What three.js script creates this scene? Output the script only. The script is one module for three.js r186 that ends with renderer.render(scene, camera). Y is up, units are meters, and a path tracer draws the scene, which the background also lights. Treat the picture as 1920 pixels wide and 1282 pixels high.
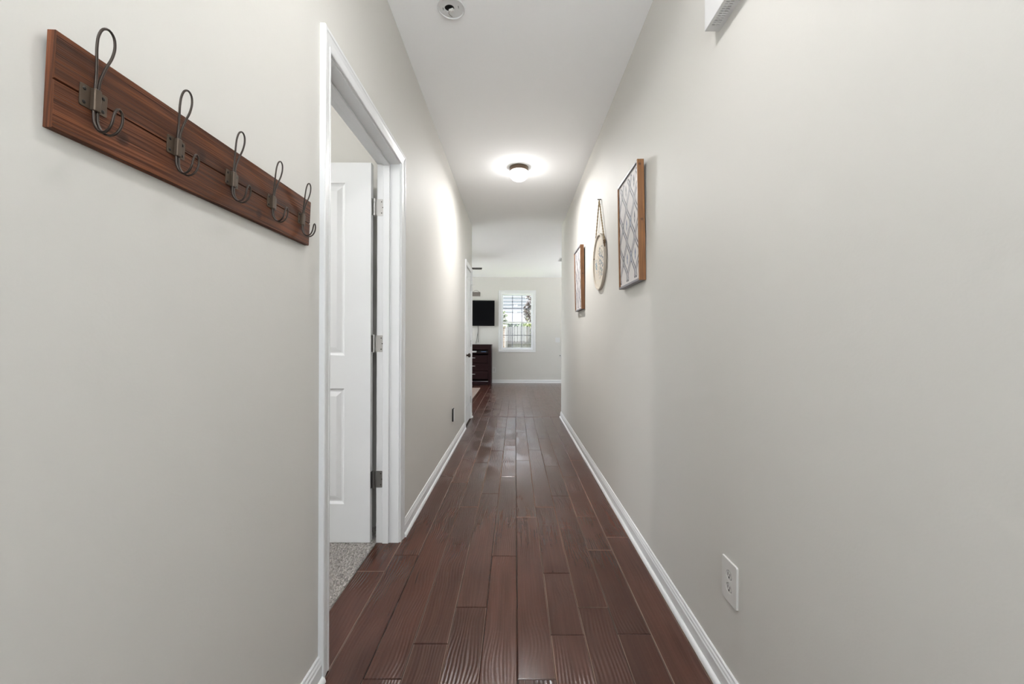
import * as THREE from 'three';
import { RoundedBoxGeometry } from 'three/addons/geometries/RoundedBoxGeometry.js';
import { RectAreaLightUniformsLib } from 'three/addons/lights/RectAreaLightUniformsLib.js';
import { mergeGeometries, mergeVertices, toCreasedNormals } from 'three/addons/utils/BufferGeometryUtils.js';

// ---------------------------------------------------------------- camera, sky, exposure
const scene = new THREE.Scene();
const FOCAL = 775, EYE = 1.09;                                  // focal length in pixels of the 1920 x 1282 frame
const camera = new THREE.PerspectiveCamera(2 * Math.atan(641 / FOCAL) * 180 / Math.PI, 1920 / 1282, 0.05, 200);
camera.position.set(0, EYE, 0);
camera.rotation.set(0, 0, 0.0035);
camera.setViewOffset(1920, 1282, -6, 2, 1920, 1282);            // lens shift
scene.background = new THREE.Color(0.86, 0.93, 1.0);            // bright overcast sky
scene.backgroundIntensity = 3.7;
const sun = new THREE.DirectionalLight(new THREE.Color(1.0, 0.985, 0.965), 58);   // high sun from the right of the house
sun.name = 'sun'; sun.position.set(18, 24, -3); sun.target.position.set(0, 0, -4); sun.castShadow = true; sun.shadow.mapSize.set(2048, 2048);
Object.assign(sun.shadow.camera, { left: -22, right: 22, top: 22, bottom: -22, near: 1, far: 70 });
scene.add(sun, sun.target);
const renderer = new THREE.WebGLRenderer({ antialias: true });
renderer.toneMapping = THREE.LinearToneMapping;
renderer.toneMappingExposure = 1.55;
renderer.shadowMap.enabled = true;
RectAreaLightUniformsLib.init();
const HALL_LAMP = 6.2, ENTRY_LAMP = 1.6, ADDED_FAN_LAMP = 2.5, ADDED_BEDROOM_LAMP = 3.3, WARM = new THREE.Color(1.0, 0.992, 0.98);

// ---------------------------------------------------------------- helpers
let seed = 20240611;
const rnd = () => { seed = (seed * 1664525 + 1013904223) >>> 0; return seed / 4294967296; };
const rr = (a, b) => a + (b - a) * rnd();
const used = new Map();
const numbered = (n) => { const k = used.get(n) ?? 0; used.set(n, k + 1); return k ? `${n}_${String(k).padStart(3, '0')}` : n; };
function tag(o, label, category, group, kind) {
  o.userData.label = label; o.userData.category = category;
  if (group) o.userData.group = group;
  if (kind) o.userData.kind = kind;
  return o;
}
const group = (name, parent = scene) => { const g = new THREE.Group(); g.name = parent === scene ? numbered(name) : name; parent.add(g); return g; };
function mesh(name, geo, mat, parent = scene) {
  const m = new THREE.Mesh(Array.isArray(geo) ? merge(geo) : geo, mat);
  m.name = parent === scene ? numbered(name) : name; parent.add(m); return m;
}
function merge(list) {
  return mergeGeometries(list.map((g) => {
    const n = g.index ? g.toNonIndexed() : g.clone();
    for (const k of Object.keys(n.attributes)) if (!['position', 'normal', 'uv'].includes(k)) n.deleteAttribute(k);
    return n;
  }), false);
}
// world box: x range, y range, d range (d = distance down the hall, -z)
const bx = (x0, x1, y0, y1, d0, d1) => new THREE.BoxGeometry(x1 - x0, y1 - y0, d1 - d0).translate((x0 + x1) / 2, (y0 + y1) / 2, -(d0 + d1) / 2);
// local box: centre and size
const lb = (cx, cy, cz, w, h, d) => new THREE.BoxGeometry(w, h, d).translate(cx, cy, cz);
const rb = (cx, cy, cz, w, h, d, r = 0.002, s = 2) => new RoundedBoxGeometry(w, h, d, s, r).translate(cx, cy, cz);
const cyl = (r0, r1, h, n = 20) => new THREE.CylinderGeometry(r0, r1, h, n);
const lathe = (pts, n = 40) => new THREE.LatheGeometry(pts.map(([r, y]) => new THREE.Vector2(r, y)), n);
function tube(pts, r, n = 48, s = 8, closed = false) {
  return new THREE.TubeGeometry(new THREE.CatmullRomCurve3(pts.map((p) => new THREE.Vector3(...p)), closed, 'centripetal'), n, r, s, closed);
}
// texture coordinates in metres from the dominant face direction; along = axis that the grain follows
function metreUV(geo, along = 'x', du = 0, dv = 0) {
  const g = geo.index ? geo.toNonIndexed() : geo, p = g.attributes.position, n = g.attributes.normal, uv = new Float32Array(p.count * 2);
  for (let i = 0; i < p.count; i += 3) {
    const a = [0, 0, 0];
    for (let k = 0; k < 3; k++) { a[0] += n.getX(i + k); a[1] += n.getY(i + k); a[2] += n.getZ(i + k); }
    const m = a.map(Math.abs), ax = m.indexOf(Math.max(...m));
    for (let k = 0; k < 3; k++) {
      const q = { x: p.getX(i + k), y: p.getY(i + k), z: p.getZ(i + k) };
      const rest = ['x', 'y', 'z'].filter((c, j) => j !== ax);
      const gr = rest.includes(along) ? along : rest[0], ac = rest.find((c) => c !== gr);
      uv[2 * (i + k)] = q[gr] + du; uv[2 * (i + k) + 1] = q[ac] + dv;
    }
  }
  g.setAttribute('uv', new THREE.BufferAttribute(uv, 2));
  return g;
}
const shapeRect = (x0, y0, x1, y1, S = THREE.Shape) => { const s = new S(); s.moveTo(x0, y0); s.lineTo(x1, y0); s.lineTo(x1, y1); s.lineTo(x0, y1); s.closePath(); return s; };
function shapeRound(w, h, r) {
  const s = new THREE.Shape(), a = w / 2, b = h / 2;
  s.moveTo(-a + r, -b); s.lineTo(a - r, -b); s.quadraticCurveTo(a, -b, a, -b + r); s.lineTo(a, b - r); s.quadraticCurveTo(a, b, a - r, b);
  s.lineTo(-a + r, b); s.quadraticCurveTo(-a, b, -a, b - r); s.lineTo(-a, -b + r); s.quadraticCurveTo(-a, -b, -a + r, -b);
  return s;
}
const extrude = (s, depth, o = {}) => new THREE.ExtrudeGeometry(s, { depth, bevelEnabled: false, curveSegments: 8, ...o });

// ---------------------------------------------------------------- noise and textures
function lattice(px, py, s) {
  const t = new Float32Array(px * py); let q = s * 7919 + 13;
  for (let i = 0; i < t.length; i++) { q = (q * 1664525 + 1013904223) >>> 0; t[i] = q / 4294967296; }
  return (x, y) => {                                              // x, y in 0..1, tiles
    x *= px; y *= py;
    const ix = Math.floor(x), iy = Math.floor(y), fx = x - ix, fy = y - iy, sx = fx * fx * (3 - 2 * fx), sy = fy * fy * (3 - 2 * fy);
    const w = (a, b) => t[(((b % py) + py) % py) * px + (((a % px) + px) % px)];
    return (w(ix, iy) * (1 - sx) + w(ix + 1, iy) * sx) * (1 - sy) + (w(ix, iy + 1) * (1 - sx) + w(ix + 1, iy + 1) * sx) * sy;
  };
}
function dataTex(W, H, fn, srgb, rx = 1, ry = 1) {
  const data = new Uint8Array(W * H * 4);
  for (let j = 0; j < H; j++) for (let i = 0; i < W; i++) {
    const c = fn(i / W, j / H), o = (j * W + i) * 4;
    for (let k = 0; k < 3; k++) data[o + k] = Math.max(0, Math.min(255, Math.round(255 * (c.length ? c[k] : c))));
    data[o + 3] = 255;
  }
  const t = new THREE.DataTexture(data, W, H);
  t.wrapS = t.wrapT = THREE.RepeatWrapping; t.magFilter = THREE.LinearFilter; t.minFilter = THREE.LinearMipmapLinearFilter; t.generateMipmaps = true;
  if (srgb) t.colorSpace = THREE.SRGBColorSpace;
  t.repeat.set(rx, ry); t.needsUpdate = true;
  return t;
}
function canvasTex(W, H, draw) {
  const c = document.createElement('canvas'); c.width = W; c.height = H; draw(c.getContext('2d'), W, H);
  const t = new THREE.CanvasTexture(c); t.colorSpace = THREE.SRGBColorSpace; return t;
}
const mix = (a, b, t) => a.map((v, i) => v + (b[i] - v) * t);
const clamp01 = (v) => Math.max(0, Math.min(1, v));

// wall paint: fine roller stipple
const peelA = lattice(96, 96, 3), peelB = lattice(24, 24, 4);
const peel = dataTex(256, 256, (u, v) => 0.65 * peelA(u, v) + 0.35 * peelB(u, v), false, 3.2, 3.2);
// floor boards: u across (0.62 m), v along (1.3 m)
const fg1 = lattice(150, 5, 11), fg2 = lattice(420, 12, 12), fg3 = lattice(7, 5, 13), fg4 = lattice(24, 9, 14), fg5 = lattice(40, 160, 15), fwarp = lattice(6, 7, 16), fmask = lattice(5, 4, 17), fmask2 = lattice(20, 9, 18), chat = lattice(8, 70, 19), chatM = lattice(5, 9, 20);
const floorMap = dataTex(1024, 1024, (u, v) => {
  const w = u + 0.012 * (fwarp(u, v) - 0.5);
  let t = 0.22 * fg1(w, v) + 0.18 * fg2(w, v) + 0.36 * fg3(u, v) + 0.24 * fg4(u, v);
  t = clamp01((t - 0.5) * 1.7 + 0.5);
  const c = mix([0.266, 0.160, 0.129], [0.348, 0.222, 0.182], t), fleck = fg5(u, v);
  return fleck > 0.9 ? mix(c, [0.40, 0.27, 0.22], 0.15) : c;
}, true);
const floorBump = dataTex(1024, 1024, (u, v) => {
  const w = u * 0.62 / 0.0125 + 2.6 * (fwarp(u, v) - 0.5) + 0.5 * (fmask2(u, v) - 0.5);
  const m = clamp01((fmask(u, v) - 0.22) * 2.2), ridge = 0.5 + 0.5 * Math.sin(2 * Math.PI * w);
  const cm = clamp01((chatM(u, v) - 0.62) * 2.6);
  return 0.62 * m * ridge * (1 - cm) + 0.16 * cm * chat(u, v) + 0.10 * fmask2(u, v) + 0.03 * fg2(u, v);
}, false);
const floorRough = dataTex(512, 512, (u, v) => 0.36 + 0.07 * fg4(u, v) + 0.05 * fg1(u, v), false);
// walnut-stained pine of the coat rack: u along (0.8 m), v across (0.14 m)
const rg1 = lattice(6, 70, 21), rg2 = lattice(14, 190, 22), rg3 = lattice(7, 5, 23), rw = lattice(5, 4, 24), rg4 = lattice(3, 26, 25);
const rackMap = dataTex(1024, 512, (u, v) => {
  const y = v + 0.05 * (rw(u, v) - 0.5);
  let t = 0.34 * rg1(u, y) + 0.22 * rg2(u, y) + 0.22 * rg3(u, v) + 0.22 * rg4(u, y);
  t = clamp01((t - 0.5) * 1.9 + 0.5);
  let c = mix([0.185, 0.095, 0.052], [0.455, 0.265, 0.165], t);
  const late = Math.abs(((y * 9 + 0.7 * rg4(u, y)) % 1) - 0.5);
  if (late < 0.06) c = mix(c, [0.20, 0.11, 0.07], 0.3);
  for (const [ku, kv] of [[0.32, 0.62], [0.55, 0.22], [0.79, 0.55], [0.12, 0.30]]) {
    const r = Math.hypot((u - ku) * 62, (v - kv) * 11);
    if (r < 1) c = mix(c, [0.15, 0.08, 0.05], 0.75 * (1 - r * r));
  }
  return c;
}, true, 1 / 0.8, 1 / 0.14);
const rackBump = dataTex(512, 256, (u, v) => 0.5 * rg1(u, v) + 0.5 * rg2(u, v), false, 1 / 0.8, 1 / 0.14);
// honey pine
const pineMap = dataTex(512, 256, (u, v) => {
  const t = clamp01((0.5 * rg1(u, v) + 0.3 * rg2(u, v) + 0.2 * rg3(u, v) - 0.5) * 2 + 0.5);
  let c = mix([0.42, 0.265, 0.135], [0.58, 0.395, 0.225], t);
  for (const [ku, kv] of [[0.30, 0.35], [0.62, 0.6], [0.85, 0.3]]) { const r = Math.hypot((u - ku) * 75, (v - kv) * 14); if (r < 1) c = mix(c, [0.24, 0.13, 0.07], 0.8 * (1 - r * r)); }
  return c;
}, true, 1 / 0.62, 1 / 0.12);
const carpetN = lattice(128, 128, 31), rugA = lattice(90, 90, 33);
const rugMap = dataTex(256, 256, (u, v) => mix([0.46, 0.39, 0.36], [0.58, 0.50, 0.46], rugA(u, v)), true, 2, 2);
const brickN = lattice(30, 60, 35);

const M = {
  wall: new THREE.MeshStandardMaterial({ color: new THREE.Color().setRGB(0.614, 0.598, 0.564), roughness: 0.62, bumpMap: peel, bumpScale: 0.00012 }),
  ceiling: new THREE.MeshStandardMaterial({ color: new THREE.Color().setRGB(0.90, 0.90, 0.90), roughness: 0.9, bumpMap: peel, bumpScale: 0.00012 }),
  trim: new THREE.MeshStandardMaterial({ color: new THREE.Color().setRGB(0.72, 0.725, 0.73), roughness: 0.36 }),
  door: new THREE.MeshStandardMaterial({ color: new THREE.Color().setRGB(0.74, 0.745, 0.75), roughness: 0.38 }),
  subfloor: new THREE.MeshStandardMaterial({ color: new THREE.Color().setRGB(0.03, 0.016, 0.012), roughness: 0.8 }),
  rack: new THREE.MeshPhysicalMaterial({ map: rackMap, bumpMap: rackBump, bumpScale: 0.0008, roughness: 0.6, specularIntensity: 0.5 }),
  rackGroove: new THREE.MeshStandardMaterial({ color: 0x2a140b, roughness: 0.8 }),
  bronze: new THREE.MeshStandardMaterial({ color: new THREE.Color().setRGB(0.062, 0.050, 0.043), metalness: 0.8, roughness: 0.38 }),
  plate: new THREE.MeshStandardMaterial({ color: new THREE.Color().setRGB(0.105, 0.078, 0.058), metalness: 0.75, roughness: 0.45 }),
  blackMetal: new THREE.MeshStandardMaterial({ color: new THREE.Color().setRGB(0.03, 0.028, 0.026), metalness: 0.7, roughness: 0.35 }),
  nickel: new THREE.MeshStandardMaterial({ color: new THREE.Color().setRGB(0.52, 0.51, 0.50), metalness: 0.9, roughness: 0.36 }),
  tarnished: new THREE.MeshStandardMaterial({ color: new THREE.Color().setRGB(0.22, 0.215, 0.21), metalness: 0.85, roughness: 0.42 }),
  galvanised: new THREE.MeshStandardMaterial({ color: new THREE.Color().setRGB(0.30, 0.29, 0.285), metalness: 0.3, roughness: 0.6 }),
  chrome: new THREE.MeshStandardMaterial({ color: new THREE.Color().setRGB(0.75, 0.75, 0.75), metalness: 0.4, roughness: 0.3 }),
  lampBase: new THREE.MeshStandardMaterial({ color: new THREE.Color().setRGB(0.11, 0.075, 0.05), metalness: 0.6, roughness: 0.45 }),
  globe: new THREE.MeshStandardMaterial({ color: 0xffffff, roughness: 0.3, emissive: new THREE.Color(1, 0.985, 0.95), emissiveIntensity: 1.6 }),
  plastic: new THREE.MeshStandardMaterial({ color: new THREE.Color().setRGB(0.66, 0.66, 0.66), roughness: 0.38 }),
  plasticWarm: new THREE.MeshStandardMaterial({ color: new THREE.Color().setRGB(0.66, 0.65, 0.63), roughness: 0.4 }),
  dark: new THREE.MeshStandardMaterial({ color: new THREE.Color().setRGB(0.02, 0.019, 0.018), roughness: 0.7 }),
  pine: new THREE.MeshStandardMaterial({ map: pineMap, roughness: 0.5 }),
  greyRail: new THREE.MeshStandardMaterial({ color: new THREE.Color().setRGB(0.20, 0.19, 0.215), roughness: 0.5 }),  // plain grey for the top and bottom frame rails
  cream: new THREE.MeshStandardMaterial({ color: new THREE.Color().setRGB(0.58, 0.52, 0.44), roughness: 0.6 }),
  rope: new THREE.MeshStandardMaterial({ color: new THREE.Color().setRGB(0.36, 0.27, 0.16), roughness: 0.9 }),
  ropeDark: new THREE.MeshStandardMaterial({ color: new THREE.Color().setRGB(0.16, 0.10, 0.05), roughness: 0.9 }),
  espresso: new THREE.MeshPhysicalMaterial({ color: new THREE.Color().setRGB(0.018, 0.0065, 0.0072), roughness: 0.5, specularIntensity: 0.2 }),
  screen: new THREE.MeshPhysicalMaterial({ color: new THREE.Color().setRGB(0.004, 0.004, 0.005), roughness: 0.5, specularIntensity: 0.08 }),
  bezel: new THREE.MeshPhysicalMaterial({ color: new THREE.Color().setRGB(0.008, 0.008, 0.008), roughness: 0.5, specularIntensity: 0.3 }),
  barn: new THREE.MeshStandardMaterial({ color: new THREE.Color().setRGB(0.19, 0.165, 0.15), roughness: 0.8 }),
  carpet: new THREE.MeshStandardMaterial({ color: new THREE.Color().setRGB(0.40, 0.37, 0.345), roughness: 1 }),
  rug: new THREE.MeshStandardMaterial({ map: rugMap, roughness: 1 }),
  glass: new THREE.MeshPhysicalMaterial({ color: 0xffffff, transmission: 1, thickness: 0, roughness: 0, ior: 1.45 }),
  vinyl: new THREE.MeshStandardMaterial({ color: new THREE.Color().setRGB(0.80, 0.81, 0.83), roughness: 0.4 }),
  darkGrid: new THREE.MeshStandardMaterial({ color: new THREE.Color().setRGB(0.20, 0.21, 0.25), roughness: 0.5 }),  // muntins coloured dark to imitate a silhouette against the daylight
};

// ---------------------------------------------------------------- room shell
const XL = -0.626, XR = 0.662, TH = 0.119, CEIL = 2.74, END = 5.93, FAR = 10.75;
const structure = (o, label) => tag(o, label, 'room', null, 'structure');
function outline(a0, a1, holes) {                                 // holes that start at the floor notch the outline
  const s = new THREE.Shape(); s.moveTo(a0, 0);
  for (const [a, b, c, e] of holes) if (c <= 0) { s.lineTo(a, 0); s.lineTo(a, e); s.lineTo(b, e); s.lineTo(b, 0); }
  s.lineTo(a1, 0); s.lineTo(a1, CEIL); s.lineTo(a0, CEIL); s.closePath();
  return s;
}
// wall that runs down the hall direction; x0..x1 thickness, holes [d0,d1,y0,y1]
function wallD(name, label, x0, x1, d0, d1, holes = []) {
  const s = outline(d0, d1, holes);
  for (const [a, b, c, e] of holes) if (c > 0) s.holes.push(shapeRect(a, c, b, e, THREE.Path));
  const g = extrude(s, x1 - x0); g.rotateY(Math.PI / 2).translate(x0, 0, 0);   // shape x -> -z, extrusion -> +x
  return structure(mesh(name, g, M.wall), label);
}
// wall across the hall direction
function wallX(name, label, x0, x1, d0, d1, holes = []) {
  const s = outline(x0, x1, holes);
  for (const [a, b, c, e] of holes) if (c > 0) s.holes.push(shapeRect(a, c, b, e, THREE.Path));
  const g = extrude(s, d1 - d0); g.translate(0, 0, -d1);
  return structure(mesh(name, g, M.wall), label);
}
const D1N = 1.382, D1F = 2.228, D2N = 5.185, D2F = 5.795, DH = 2.04, JT = 0.018;
wallD('wall_left', 'long greige hallway wall holding the coat rack and two doorways', XL - TH, XL, -1.2, END, [[D1N - JT, D1F + JT, -0.02, DH + JT], [D2N - JT, D2F + JT, -0.02, DH + JT]]);
wallD('wall_right', 'long greige hallway wall hung with two framed prints and a round sign', XR, XR + TH, -1.2, END);
wallX('wall_back', 'greige wall closing the entry end of the hallway', XL - TH, XR + TH, -1.32, -1.2, [[-0.59, 0.63, 1.05, 2.66]]);
const WX0 = -0.375, WX1 = 0.47, WY0 = 0.86, WY1 = 2.345;          // window opening
wallX('wall_far', 'greige wall at the far end of the living room with the window', -4.62, 3.62, FAR, FAR + 0.15, [[WX0, WX1, WY0, WY1]]);
wallX('wall_living_left', 'living room wall turning left beside the hallway mouth', -4.5, XL - TH, END - TH, END);
wallX('wall_living_right', 'living room wall turning right beside the hallway mouth', XR + TH, 3.5, END - TH, END);
wallD('wall_outer_left', 'outer wall along the left side of the house', -4.62, -4.5, -1.32, FAR, [[-0.2, 1.5, 0.7, 2.2], [6.3, 10.3, 0.05, 2.5]]);
wallD('wall_outer_right', 'outer wall along the right side of the living room', 3.5, 3.62, END - TH, FAR, [[7.6, 9.6, 0.8, 2.25]]);
wallX('wall_bedroom_far', 'greige bedroom wall behind the open door', -4.5, XL - TH, 2.40, 2.52);
wallX('wall_bedroom_near', 'bedroom wall at the entry end', -4.5, XL - TH, -1.32, -1.2);
wallD('wall_closet', 'closet back wall behind the closed door', -1.52, -1.40, 2.52, END - TH);
{
  const sh = shapeRect(-4.62, -1.32, 3.62, FAR + 0.15), h = new THREE.Path(); h.absarc(-0.322, 2.046, 0.046, 0, Math.PI * 2, true); sh.holes.push(h);
  sh.holes.push(shapeRect(0.91, 8.21, 1.21, 8.51, THREE.Path));
  const c = mesh('ceiling', extrude(sh, 0.15, { curveSegments: 24 }).rotateX(-Math.PI / 2).translate(0, CEIL, 0), M.ceiling);
  structure(c, 'flat white ceiling over the hallway and living room');
  structure(mesh('roof', [bx(-4.9, 5.1, CEIL + 0.16, CEIL + 0.30, -1.32, FAR + 0.15)], M.vinyl), 'flat roof deck with a deep right eave added to block the sun');  // overhang added unseen to keep sun off the living room floor
}

// hardwood floor: slab plus single boards
const floor = group('floor'); structure(floor, 'dark reddish brown hand-scraped hardwood plank floor');
mesh('floor_slab', bx(-4.62, 3.62, -0.15, -0.013, -1.32, FAR + 0.15), M.subfloor, floor);
const woodTones = [[1.0, 1.0, 1.0], [0.86, 0.83, 0.82], [1.14, 1.09, 1.06], [0.95, 0.88, 0.84], [1.04, 1.06, 1.06]].map((c) => new THREE.MeshPhysicalMaterial({
  color: new THREE.Color().setRGB(...c.map((v) => v * 0.92)), map: floorMap, vertexColors: true, bumpMap: floorBump, bumpScale: 0.0013, roughnessMap: floorRough, roughness: 0.48, ior: 1.38 }));
function board(x0, x1, d0, d1, top = 0) {
  const b = 0.0032, g = 0.0005, t = 0.012, u0 = rnd() * 3, v0 = rnd() * 3, P = [], U = [], C = [];
  const edgeTint = [0.35, 0.75, 0.35, 0.75].map((p) => { const w = rnd(); return w < p ? 2.4 : w < p + 0.15 ? 1.4 : 0.7; });   // wall sheen painted as a paler tint into some edges (near, right, far, left)
  if (Math.abs(x0) < 0.02) edgeTint[3] = 0.6; if (Math.abs(x1) < 0.02) edgeTint[1] = 0.6;  // seam straight ahead painted darker, without the sheen
  x0 += g; x1 -= g; d0 += g; d1 -= g;
  const ring = [[[x0, d0], [x1, d0], [x1, d1], [x0, d1]].map(([x, d]) => [x, top - t, d]), [[x0, d0], [x1, d0], [x1, d1], [x0, d1]].map(([x, d]) => [x, top - b * 0.55, d]),
    [[x0 + b, d0 + b], [x1 - b, d0 + b], [x1 - b, d1 - b], [x0 + b, d1 - b]].map(([x, d]) => [x, top, d])];
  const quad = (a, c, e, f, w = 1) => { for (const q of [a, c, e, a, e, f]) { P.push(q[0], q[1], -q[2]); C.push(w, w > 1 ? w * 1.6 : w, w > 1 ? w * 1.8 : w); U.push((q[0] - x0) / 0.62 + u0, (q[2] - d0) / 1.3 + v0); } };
  quad(...ring[2]);
  for (let r = 0; r < 2; r++) for (let k = 0; k < 4; k++) quad(ring[r][k], ring[r][(k + 1) % 4], ring[r + 1][(k + 1) % 4], ring[r + 1][k], r ? edgeTint[k] : 1);
  const geo = new THREE.BufferGeometry();
  geo.setAttribute('position', new THREE.Float32BufferAttribute(P, 3)); geo.setAttribute('uv', new THREE.Float32BufferAttribute(U, 2)); geo.setAttribute('color', new THREE.Float32BufferAttribute(C, 3)); geo.computeVertexNormals();
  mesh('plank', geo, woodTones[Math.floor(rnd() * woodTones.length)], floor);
}
const PW = 0.1245, PX = 0.011;
const joints = { '-6': [1.952], '-5': [2.10, 3.319, 4.5], '-4': [1.332, 3.18, 3.785, 5.0], '-3': [0.7, 1.488, 2.713, 3.7, 4.7], '-2': [0.5, 1.692, 2.95, 4.1, 5.2], '-1': [1.05, 2.096, 3.32, 4.566], 0: [1.333, 2.559, 3.77, 4.95],
  1: [0.6, 1.535, 1.943, 2.715, 4.13, 5.1], 2: [0.8, 1.692, 2.91, 3.6, 4.6], 3: [1.54, 2.157, 2.568, 3.32, 4.4, 5.3], 4: [1.0, 2.3, 3.785, 4.8], 5: [1.5, 2.9, 4.1, 5.2] };
for (let k = -6; k <= 5; k++) {
  const x0 = k === -6 ? -0.7455 : PX + k * PW, x1 = k === 5 ? XR : PX + (k + 1) * PW;
  const lo = k === -6 ? D1N - JT : -0.3, hi = k === -6 ? D1F + JT : END;
  const cuts = [lo, ...joints[k].filter((d) => d > lo + 0.05 && d < hi - 0.05), hi];
  const a = k === -6 ? x0 : Math.max(x0, XL), bq = Math.min(x1, XR);
  for (let i = 0; i + 1 < cuts.length; i++) board(a, bq, cuts[i], cuts[i + 1]);
}
for (let k = -15; k <= 15; k++) {
  let d = END;
  const cuts = [END];
  let step = rr(0.35, 1.25);
  while (d + step < FAR - 0.3) { d += step; cuts.push(d); step = rr(0.7, 1.45); }
  cuts.push(FAR);
  for (let i = 0; i + 1 < cuts.length; i++) board(PX + k * PW + 0.006, PX + (k + 1) * PW + 0.006, cuts[i], cuts[i + 1], 0.0012);
}
const rest = new THREE.MeshStandardMaterial({ color: new THREE.Color().setRGB(0.085, 0.042, 0.032), roughness: 0.4 });
mesh('floor_margin', [bx(-4.5, PX - 15 * PW + 0.006, -0.013, 0, END, FAR), bx(PX + 16 * PW + 0.006, 3.5, -0.013, 0, END, FAR), bx(XL, XR, -0.013, 0, -1.2, -0.3)], rest, floor);

// bedroom carpet: base and pile
const carpet = group('carpet'); tag(carpet, 'grey looped bedroom carpet meeting the hardwood in the doorway', 'carpet', null, 'structure');
mesh('carpet_base', bx(-4.5, -0.7455, -0.013, 0.004, -1.2, 2.40), M.carpet, carpet);
{
  const tuft = new THREE.IcosahedronGeometry(0.0042, 0), N = 17000, pile = new THREE.InstancedMesh(tuft, new THREE.MeshStandardMaterial({ color: 0xffffff, roughness: 1 }), N);
  const o = new THREE.Object3D(), c = new THREE.Color();
  for (let i = 0; i < N; i++) {
    o.position.set(rr(-1.30, -0.747), 0.006 + rr(-0.002, 0.0035), -rr(1.30, 2.40));
    o.rotation.set(rr(0, 3), rr(0, 3), rr(0, 3)); o.scale.set(rr(0.7, 1.2), rr(0.8, 1.7), rr(0.7, 1.2)); o.updateMatrix();
    pile.setMatrixAt(i, o.matrix);
    const t = rr(0.24, 0.52); pile.setColorAt(i, c.setRGB(t, t * 0.935, t * 0.885));
  }
  pile.name = 'pile'; pile.userData.kind = 'stuff'; carpet.add(pile);
}

// ---------------------------------------------------------------- trim
// moulding swept round a doorway on a wall plane; profile [[away from opening, out from wall]]
const CAS = [[0, 0], [0, 0.0095], [0.003, 0.0115], [0.011, 0.0125], [0.0135, 0.0105], [0.030, 0.0125], [0.042, 0.0155], [0.0455, 0.0178], [0.0545, 0.0178], [0.057, 0.0155], [0.057, 0]];
function casing(parent, plane, a0, a1, top, map, mat, bottom = 0, sill = false) {
  const at = (w, t, c) => map(...({ 0: [a0 - w, bottom - (sill ? w : 0)], 1: [a0 - w, top + w], 2: [a1 + w, top + w], 3: [a1 + w, bottom - (sill ? w : 0)] })[c], plane, t);
  const legs = [[0, 1, 'casing_leg'], [1, 2, 'casing_head'], [2, 3, 'casing_leg']];
  if (sill) legs.push([3, 0, 'casing_sill']);
  for (const [c0, c1, n] of legs) {
    const P = [];
    for (let i = 0; i + 1 < CAS.length; i++) {
      const A = at(...CAS[i], c0), B = at(...CAS[i + 1], c0), C = at(...CAS[i + 1], c1), D = at(...CAS[i], c1);
      P.push(...A, ...B, ...C, ...A, ...C, ...D);
    }
    for (const c of [c0, c1]) for (let i = 1; i + 1 < CAS.length; i++) P.push(...at(...CAS[0], c), ...at(...CAS[i], c), ...at(...CAS[i + 1], c));
    const g = new THREE.BufferGeometry(); g.setAttribute('position', new THREE.Float32BufferAttribute(P, 3));
    g.setAttribute('uv', new THREE.Float32BufferAttribute(new Float32Array(P.length / 3 * 2), 2)); g.computeVertexNormals();
    mesh(n, g, mat, parent);
  }
}
const onLeft = (d, y, plane, t) => [plane + t, y, -d];
function doorway(name, label, d0, d1, stopX0, stopX1) {
  const t = group(name); structure(t, label);
  casing(t, XL, d0 - 0.006, d1 + 0.006, DH + 0.006, onLeft, M.trim);
  mesh('side_jamb', bx(XL - TH - 0.001, XL + 0.001, 0, DH, d0 - JT, d0), M.trim, t);
  mesh('side_jamb', bx(XL - TH - 0.001, XL + 0.001, 0, DH, d1, d1 + JT), M.trim, t);
  mesh('head_jamb', bx(XL - TH - 0.001, XL + 0.001, DH, DH + JT, d0 - JT, d1 + JT), M.trim, t);
  mesh('door_stop', rb((stopX0 + stopX1) / 2, DH / 2, -(d0 + 0.0055), stopX1 - stopX0, DH, 0.011, 0.0025), M.trim, t);
  mesh('door_stop', rb((stopX0 + stopX1) / 2, DH / 2, -(d1 - 0.0055), stopX1 - stopX0, DH, 0.011, 0.0025), M.trim, t);
  mesh('door_stop', rb((stopX0 + stopX1) / 2, DH - 0.0055, -(d0 + d1) / 2, stopX1 - stopX0, 0.011, d1 - d0, 0.0025), M.trim, t);
  return t;
}
doorway('trim_1', 'white moulded casing and jambs of the open bedroom doorway', D1N, D1F, -0.711, -0.677);
doorway('trim_2', 'white moulded casing and jambs of the closed door at the hall end', D2N, D2F, -0.705, -0.671);

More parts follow.
